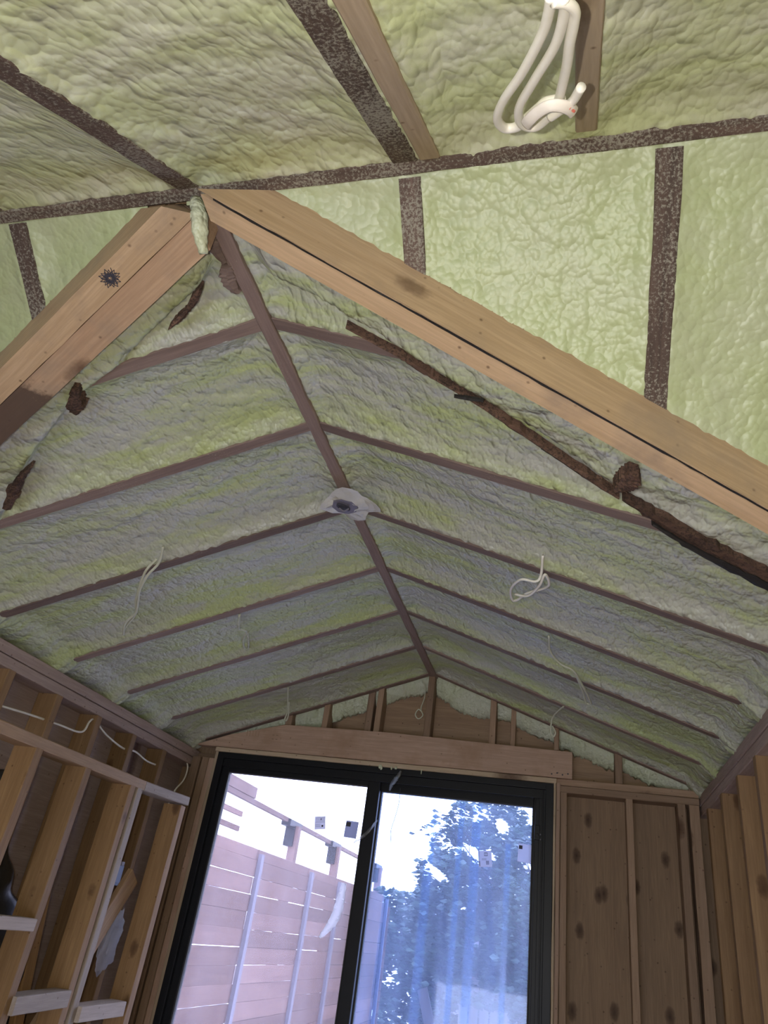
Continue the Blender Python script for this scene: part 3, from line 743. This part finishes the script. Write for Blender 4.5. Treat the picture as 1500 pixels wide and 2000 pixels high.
# ------------------------------------------------------------------ freestanding stud frame at the left
FX = -1.0
fm = empty('stud_frame', P(-1.045, -1.1, -2.25)); tag(fm, 'freestanding lumber frame leaning in front of the left wall studs', 'stud frame')
M['frame'] = wood('frame_wood', (.28, .165, .075), (.38, .235, .11), kscale=7, kr=.15, rough=.65)
M['yardwood'] = wood('yard_lumber', (.11, .095, .095), (.18, .155, .155), kscale=3, rough=.8)
M['greywood'] = wood('grey_lumber', (.48, .40, .33), (.56, .48, .41), kscale=3, rough=.7)
board('top_rail', P(-1.045, -1.95, -.378 + .02), P(-1.045, -.722, -.354), .088, .037, M['lumber'], fm)
board('rail_end', P(-1.045, -.720, -.354), P(-1.045, -.322, -.344), .090, .036, M['greywood'], fm)
for y, w, m in [(-1.437, .040, 'frame'), (-1.147, .038, 'frame'), (-.829, .038, 'frame'), (-.770, .038, 'greywood'), (-.384, .045, 'frame')]:
    board('leg', P(-1.089, y + w / 2 - .03, -2.25), P(-1.089, y + w / 2, -.352), w, .088, M[m], fm, up=(1, 0, 0))
board('rung', P(-1.02, -1.50, -.868), P(-1.02, -1.16, -.868), .07, .036, M['greywood'], fm)
board('rung', P(-1.02, -1.13, -1.095), P(-1.02, -.84, -1.085), .07, .050, M['greywood'], fm)
board('rung', P(-1.02, -.745, -1.135), P(-1.02, -.44, -1.13), .07, .048, M['greywood'], fm)
b1 = board('loose_board', P(-1.130, -.87, -1.30), P(-1.130, -1.02, -.60), .050, .024, M['frame'], up=(1, 0, 0)); tag(b1, 'short upright offcut board leaning behind the second frame leg', 'board')
b2 = board('loose_board', P(-1.12, -.86, -1.28), P(-1.12, -.44, -.655), .085, .022, M['lumber'], up=(1, 0, 0)); tag(b2, 'slanting board leaning against the last frame leg near the window', 'board')
# black wrapped duct between frame and wall
bm = bmesh.new()
tube_bm(bm, catmull([P(-1.172, -1.43, -.46), P(-1.172, -1.22, -.76), P(-1.172, -1.02, -.98), P(-1.172, -.90, -1.22), P(-1.172, -.88, -1.8)], 16), .075, 20, flat=.5, rf=lambda k: 1 + .12 * math.sin(k * 60) + .1 * noise.noise(Vector((k * 20, 0, 0))))
o = from_bm('wrapped_duct', bm, M['bag'], smooth=True); tag(o, 'black plastic wrapped duct leaning behind the freestanding frame', 'duct')
# blue device boxes on the left wall studs
def devbox(y, z, label, h=.09):
    o = boxes('device_box', [(-1.262, -1.205, y - .028, y + .028, z - h / 2, z + h / 2)], M['blackbox'], bev=.004); tag(o, label, 'electrical box')
    boxes('cover_flange', [(-1.206, -1.200, y - .022, y + .022, z - h / 2 + .01, z + h / 2 - .01)], M['blackbox'], o, bev=.002)
    boxes('clamp', [(-1.202, -1.196, y - .010, y + .012, z + h / 2 - .012, z + h / 2 + .004)], M['label'], o, bev=.002); return o
devbox(-.395, -.655, 'upper blue electrical box on the left wall stud near the window')
devbox(-.31, -.88, 'lower dark blue electrical box beside the crumpled white plastic', .10)
bm = bmesh.new()
bmesh.ops.create_icosphere(bm, subdivisions=4, radius=1)
for v in bm.verts:
    n_ = v.co.normalized(); k = 1 + .5 * noise.noise(n_ * 2.2) + .22 * (1 - 2 * abs(noise.noise(n_ * 5)))
    v.co = P(-1.19, -.34, -.90) + Vector((n_.x * .022 * k, n_.y * .050 * k, n_.z * .10 * k))
o = from_bm('plastic_bag', bm, M['whiteplastic'], smooth=True); tag(o, 'crumpled white plastic bag stuck at the left wall behind the frame', 'plastic bag')
# cable stapled through the left wall studs
o = tube('wall_cable', [P(-1.235, -1.75, -.26), P(-1.235, -1.30, -.215), P(-1.235, -1.08, -.20), P(-1.23, -.93, -.19), P(-1.225, -.905, -.14), P(-1.235, -.86, -.125), P(-1.24, -.74, -.155), P(-1.235, -.60, -.175), P(-1.235, -.50, -.165), P(-1.235, -.38, -.18), P(-1.235, -.24, -.175)], .0042, M['cable'], seg=8)
tag(o, 'thin white cable threaded through the left wall studs below the plate', 'cable')
o = tube('wall_cable', [P(-1.235, -.02, -.085), P(-1.225, .0, -.13), P(-1.225, -.01, -.19), P(-1.23, -.06, -.25), P(-1.235, -.08, -.33), P(-1.235, -.09, -.42)], .0040, M['cable'], seg=8)
tag(o, 'white cable dropping down the far left corner from the plate', 'cable')

# ------------------------------------------------------------------ ceiling cables
def cable(pts, r, m, label, name='cable_pigtail', **kw):
    o = tube(name, pts, r, m, n=8, **kw); tag(o, label, 'cable', 'cable tails hanging from the wing ceiling'); return o
def W(x, y, dz=.02): return P(x, y, wing_z(x) - dz)
cable([W(.607, -1.733, .0), W(.600, -1.665, .03), W(.585, -1.655, .05), W(.545, -1.655, .06), W(.510, -1.565, .06), W(.508, -1.475, .055), W(.525, -1.480, .05), W(.555, -1.540, .045), W(.600, -1.575, .03), W(.622, -1.625, .03), W(.612, -1.68, .03), W(.595, -1.635, .05), W(.560, -1.56, .06), W(.52, -1.535, .06)], .0038, M['cable'], 'white cable loop hanging from the right slope at the fifth rafter')
cable([W(.610, -1.150, .0), W(.612, -1.04, .012), W(.647, -.97, .02), W(.692, -.95, .02), W(.725, -.855, .03), W(.752, -.745, .035), W(.758, -.70, .035), W(.740, -.690, .035), W(.727, -.79, .03), W(.700, -.93, .022)], .0040, M['cable2'], 'pale cable with a narrow end loop on the right slope, between third and fourth rafters')
cable([W(.655, -.40, .0), W(.612, -.30, .03), W(.600, -.26, .06), W(.598, -.24, .09), W(.610, -.235, .105), W(.618, -.24, .085), W(.604, -.25, .065)], .0036, M['cable2'], 'small pale cable loop at the second rafter of the right slope')
cable([W(-.575, -1.73, .0), W(-.606, -1.68, .02), W(-.650, -1.655, .04), W(-.700, -1.60, .05), W(-.735, -1.54, .05), W(-.775, -1.475, .05), W(-.835, -1.43, .05), W(-.885, -1.35, .045), W(-.862, -1.385, .04), W(-.79, -1.455, .04), W(-.745, -1.54, .04), W(-.66, -1.66, .03), W(-.612, -1.69, .01)], .0042, M['cable2'], 'long yellowed cable tail hanging on the left slope at the fifth rafter')
cable([W(-.545, -1.17, .0), W(-.575, -1.09, .012), W(-.560, -1.05, .015), W(-.590, -1.0, .02), W(-.612, -.93, .02), W(-.606, -.91, .02), W(-.585, -.955, .02), W(-.560, -1.04, .012)], .0050, M['foamlump'], 'foam coated cable loop on the left slope past the fourth rafter')
cable([W(-.62, -.36, .0), W(-.655, -.24, .03), W(-.672, -.18, .05), W(-.690, -.15, .07), W(-.680, -.15, .08), W(-.664, -.18, .06), W(-.645, -.25, .03)], .0038, M['cable2'], 'pale cable loop dangling in front of the header left end')
cable([P(-.040, .03, .40), P(-.035, .02, .33), P(-.045, .01, .27), P(-.030, .0, .235), P(-.050, -.002, .215), P(-.068, .0, .235), P(-.055, .0, .262), P(-.035, .0, .25)], .0028, M['cable2'], 'small cable curl in front of the gable left of the centre stud')

# large cable bundle near the camera
CB = [(0.6625, -3.19, .041), (.6600, -3.17, .056), (.652, -3.139, .080), (.627, -3.080, .125), (.602, -3.034, .160), (.589, -2.996, .189), (.594, -2.968, .211), (.611, -2.967, .211), (.626, -2.986, .196),
      (.640, -3.004, .182), (.650, -3.014, .176), (.662, -3.015, .176), (.672, -3.011, .178)]
CB2 = [(.674, -3.187, .043), (.674, -3.165, .060), (.664, -3.120, .095), (.640, -3.066, .137), (.620, -3.020, .172), (.616, -2.990, .194), (.622, -2.971, .209), (.636, -2.966, .212), (.652, -2.985, .198), (.664, -3.012, .178), (.669, -3.039, .156), (.676, -3.086, .12), (.679, -3.120, .094), (.683, -3.150, .072), (.6835, -3.168, .058), (.676, -3.180, .048), (.664, -3.186, .042)]
cbR = empty('cable_coil', P(.65, -3.08, .13)); tag(cbR, 'thick white folded cable bundle hanging close at the top right', 'cable')
def lift(L, dz): return [P(x, y, z) + Vector((0, -.004, dz)) for x, y, z in L]
tube('cable_loop', lift(CB, .0), .0064, M['cable'], cbR, seg=12, flat=.85)
tube('cable_loop', lift(CB2, -.004), .0064, M['cable'], cbR, seg=12, flat=.85)
tube('cable_end', lift([(.655, -2.992, .190), (.668, -3.004, .182), (.682, -3.020, .170), (.692, -3.046, .151)], -.010), .0058, M['cable'], cbR, seg=12)
tube('cable_tail', [P(.668, -3.184, .045), P(.672, -3.215, .060), P(.690, -3.25, .10)], .0056, M['cable'], cbR, seg=10)
# paper band with red print round the bundle
bn = tube('tape_band', lift([(.624, -2.986, .192), (.630, -3.000, .178), (.642, -3.016, .166), (.656, -3.026, .158), (.670, -3.022, .161), (.680, -3.012, .169), (.684, -3.002, .178)], -.012), .0075, M['label'], cbR, seg=10, flat=.35)
bn.data.materials[0] = plain('white_paper_band', (.85, .80, .72), .6)
def letter(bm, c, ux, uy, strokes, s):
    for (a, b, a2, b2) in strokes:
        p = c + ux * a * s + uy * b * s; q = c + ux * a2 * s + uy * b2 * s; tube_bm(bm, [p, q], s * .11, 6)
camM = cam.rotation_euler.to_matrix(); ux = camM @ Vector((.8, -.6, 0)); uy = camM @ Vector((.6, .8, 0)); to_cam = camM @ Vector((0, 0, 1))
bm = bmesh.new(); c0 = lift([(.678, -3.013, .168)], -.012)[0] + to_cam * .0045
letter(bm, c0, ux, uy, [(-.3, 0, .3, 0), (-.3, .6, -.3, -.1), (.3, -.6, .3, .2)], .004)
from_bm('printed_letter', bm, M['redprint'], bn); bm = bmesh.new()
letter(bm, c0 + ux * .006 - uy * .001, ux, uy, [(-.4, .3, .4, .3), (.4, .3, .4, -.3), (.4, -.3, -.4, -.3), (-.4, -.3, -.4, .3), (0, .3, .1, -.3)], .004)
from_bm('printed_letter', bm, M['redprint'], bn); bm = bmesh.new()
c1 = lift([(.648, -3.020, .162)], -.012)[0] + to_cam * .0045
letter(bm, c1, ux, uy, [(-.3, .4, .3, .4), (.3, .4, .3, -.3)], .004)
from_bm('printed_letter', bm, M['redprint'], bn); bm = bmesh.new()
c2 = lift([(.632, -3.004, .175)], -.012)[0] + to_cam * .0045
letter(bm, c2, ux, uy, [(-.3, .4, .3, .4), (0, .4, 0, -.4)], .0035)
from_bm('printed_letter', bm, M['redprint'], bn)

# ------------------------------------------------------------------ plastic-covered box at the ridge
bx = empty('ceiling_box', P(0, -1.70, ZR - .03)); tag(bx, 'ceiling electrical box wrapped in clear plastic on the wing ridge', 'electrical box')
bm = bmesh.new(); ring = []
for k in range(24):
    a = 2 * math.pi * k / 24; rr = (.085 + .016 * noise.noise(Vector((math.cos(a) * 2, math.sin(a) * 2, 3))) + .014 * math.cos(4 * a))
    ring.append((math.cos(a) * rr, math.sin(a) * rr))
cv = None; rows = []
for s_ in (1.0, .8, .6, .4, .27):
    rows.append([bm.verts.new(P(.012 + x * s_, -1.70 + y * s_, min(wing_z(x * s_) - .014, ZR - .035) - .012 * (1 - s_) + .006 * noise.noise(Vector((x * 40 * s_, y * 40 * s_, 1))))) for x, y in ring])
for a in range(len(rows) - 1):
    for k in range(24): bm.faces.new((rows[a][k], rows[a][(k + 1) % 24], rows[a + 1][(k + 1) % 24], rows[a + 1][k]))
sh = from_bm('plastic_cover', bm, M['cloudy'], bx); md = sh.modifiers.new('thickness', 'SOLIDIFY'); md.thickness = .0008
bm = bmesh.new(); tube_bm(bm, [P(-.005, -1.70, ZR - .045), P(-.005, -1.70, ZR + .01)], .042, 8); from_bm('box_body', bm, M['steel'], bx)
bm = bmesh.new(); tube_bm(bm, [P(-.008, -1.705, ZR - .052), P(-.008, -1.705, ZR - .044)], .024, 14, flat=.5); from_bm('dark_opening', bm, M['print'], bx)
boxes('mounting_wing', [(-.066, .066, -1.712, -1.690, ZR - .040, ZR - .030)], M['pale'], bx, bev=.002)
tube('wire_stub', [P(-.02, -1.71, ZR - .054), P(-.005, -1.70, ZR - .060), P(.012, -1.705, ZR - .053)], .003, M['steel'], bx, seg=8)

# foam lumps at the main joint and black hole there
bm = bmesh.new(); tube_bm(bm, catmull([P(-.016, MY + .004, ZM - .020), P(-.004, MY + .010, ZM - .055), P(.000, MY + .030, ZM - .090), P(.000, MY + .058, ZM - .112)], 8), .012, 14, flat=.7, rf=lambda k: .7 + .7 * math.sin(math.pi * min(1, k + .1)) ** .5 + .35 * noise.noise(Vector((k * 9, 0, 2))))
o = from_bm('foam_seam', bm, M['foamlump'], smooth=True); tag(o, 'pale foam seam at the joint where the left beam end meets the ridge', 'foam')

# ------------------------------------------------------------------ outdoors
gr = boxes('ground', [(-14, 14, .12, 30, -2.75, -2.45)], plain('pale_bounce_ground', (.50, .49, .50), .9, ns=3)); tag(gr, kind='structure')  # ground made pale to bounce daylight up onto the ceiling
# fence along the left
FXX = -1.9
fc = empty('board_fence', P(FXX, 4.9, -2.45)); tag(fc, 'tall cedar fence of wide horizontal boards running away on the left', 'fence')
posts = [-.1, 1.40, 2.85, 4.30, 5.38, 6.70, 7.95]
zt = -.33
for i in range(len(posts) - 1):
    for r_ in range(16):
        z = zt - .127 * (r_ + 1)
        jx = random.uniform(-.004, .004)
        board('fence_board', P(FXX + jx, posts[i] + .02, z + random.uniform(-.003, .003)), P(FXX + jx, posts[i + 1] - .02, z + random.uniform(-.003, .003)), .018, .1255, M['fence'], fc, jit=.0015, ch=.002)
    board('cap_board', P(FXX - .02, posts[i] + .02, zt + .002), P(FXX - .02, posts[i + 1] - .02, zt + .002), .03, .085, M['fence'], fc)
for y in posts:
    pb = board('fence_post', P(FXX + .018, y, -2.45), P(FXX + .018, y, zt + .05), .06, .035, M['steel'], fc, up=(1, 0, 0))
# far leg of the fence, dark end board
for r_ in range(16):
    z = zt - .04 - .127 * (r_ + 1)
    board('fence_board', P(FXX, 8.0, z), P(FXX + .08, 8.01, z), .018, .12, M['fence'], fc)
# pergola beside the neighbour's house
pg = empty('pergola', P(-2.6, 6.5, -2.45)); tag(pg, 'wooden pergola with black post brackets rising above the left fence', 'pergola')
def beam(y0, y1, nm='beam'): board(nm, P(-2.6, y0, .265), P(-2.6, y1, .25), .05, .075, M['fence'], pg)
board('beam', P(-2.6, 2.2, .285), P(-2.6, 10.5, .245), .05, .05, M['fence'], pg)
board('beam_cap', P(-2.6, 2.2, .33), P(-2.6, 4.12, .33), .06, .11, M['fence'], pg)
for y in (5.5, 7.35, 10.1):
    board('post', P(-2.6, y, -2.45), P(-2.6, y, .26), .10, .10, M['fence'], pg, up=(1, 0, 0))
    boxes('post_bracket', [(-2.66, -2.54, y - .08, y + .08, .03, .25), (-2.66, -2.54, y - .26, y + .18, .235, .31)], M['black'], pg, bev=.004)
for z in (.12, -.02):
    board('slat', P(-2.62, 2.2, z), P(-2.62, 3.95, z), .03, .05, M['fence'], pg)
# tree
t = NT('blue_green_leaves')
v = t.coords('Object'); f = t.noise(v, 3, 3); t.l(t.ramp(f, [(.3, (.022, .045, .036)), (.7, (.055, .095, .06))]), t.b.inputs['Base Color']); t.b.inputs['Roughness'].default_value = .5
M['leaf'] = t.m; M['bark'] = plain('bark', (.12, .09, .08), .9, nb=.6, ns=20)
def tree(cx, cy, base, crown, nleaf, size, label, trunk_r=.06, holes=.06):
    root = empty('tree', P(cx, cy, -2.45)); tag(root, label, 'tree', 'trees behind the right pane')
    bm = bmesh.new(); rnd = random.Random(int(cx * 100) + 5); so_n = 3.7
    (x0, x1, y0, y1, z0, z1) = crown; tips = []
    tube_bm(bm, catmull([P(cx, cy, -2.45), P(cx + .1, cy, -1.6), P(cx - .05, cy + .1, -.9), P((x0 + x1) / 2, cy, (z0 + z1) / 2)], 6), trunk_r, 8, rf=lambda k: 1 - .7 * k)
    for i in range(26):
        e = P(rnd.uniform(x0, x1), rnd.uniform(y0, y1), rnd.uniform(z0, z1)); s0 = P(cx + rnd.uniform(-.05, .05), cy, rnd.uniform(-1.4, (z0 + z1) / 2))
        mid = (s0 + e) / 2 + Vector((rnd.uniform(-.2, .2), 0, rnd.uniform(-.1, .25)))
        tube_bm(bm, catmull([s0, mid, e], 5), trunk_r * .3, 5, rf=lambda k: 1 - .85 * k); tips += [mid, (mid + e) / 2, e]
    from_bm('trunk', bm, M['bark'], root, smooth=True)
    V = []; F = []; rx, ry, rz = (x1 - x0) / 2, (y1 - y0) / 2, (z1 - z0) / 2; c = Vector(P((x0 + x1) / 2, (y0 + y1) / 2, (z0 + z1) / 2)); n = 0
    while n < nleaf:
        d = Vector((rnd.uniform(-1, 1), rnd.uniform(-1, 1), rnd.uniform(-1, 1)))
        if d.length > 1.05 + .35 * noise.noise(d * 2.5): continue
        p = c + Vector((d.x * rx, d.y * ry, d.z * rz))
        if noise.noise(Vector((p.x * 4.2 + 4.3, p.y * .6, p.z * 4.2 + 1.7))) < -.28 + holes * (p.z - c.z + rz) / rz * 3.0: continue
        s = size * rnd.uniform(.6, 1.3); q = Matrix.Rotation(rnd.uniform(0, 6.28), 3, 'Z') @ Matrix.Rotation(rnd.uniform(-1.2, 1.2), 3, 'X')
        b = len(V)
        for u_, v_, w_ in ((-.5, 0, .0), (-.15, .27, .06), (.5, 0, 0), (-.15, -.27, .06)): V.append(p + q @ Vector((u_ * s, v_ * s, w_ * s)))
        F.append((b, b + 1, b + 2)); F.append((b, b + 2, b + 3)); n += 1
    me = bpy.data.meshes.new('foliage'); me.from_pydata(V, [], F); o = link('foliage', me, M['leaf'], root)
tree(.1, 6.6, 0, (-1.25, 1.0, 5.6, 7.6, -1.3, .86), 17000, .11, 'leafy dark tree filling the upper part of the right pane')
tree(.5, 5.2, 0, (-.05, 1.2, 4.7, 5.9, -1.6, .62), 9000, .09, 'dense dark tree at the right edge of the right pane', .05)
tree(-1.4, 10.2, 0, (-3.4, .3, 9.4, 11.0, -2.2, -.05), 12000, .15, 'low dark shrubby tree beyond the fence corner', .05, .0)
# neighbour wall, picket fence, plank
nb = board('neighbour_wall', P(-1.7, 12.8, -2.45), P(1.2, 12.8, -2.45), .2, 2.35, plain('stucco_wall', (.20, .17, .20), .85, nb=.3)); tag(nb, 'pale mauve house wall behind the tree', 'house wall')
pk = empty('picket_fence', P(-.3, 9, -2.45)); tag(pk, 'pale upright board fence at the bottom of the right pane', 'fence')
for i in range(9):
    x = -.80 + i * .15
    board('picket', P(x, 9.0, -2.45), P(x, 9.0, -1.14 + random.uniform(-.01, .01)), .126, .02, M['yardwood'], pk, up=(0, -1, 0))
board('rail', P(-1.2, 9.03, -1.14), P(.55, 9.03, -1.11), .05, .05, M['yardwood'], pk)
ln = board('leaning_plank', P(-.86, 7.2, -1.95), P(-1.13, 7.3, -1.25), .13, .03, M['yardwood'], up=(0, -1, 0)); tag(ln, 'pale plank leaning outside below the tree', 'board')
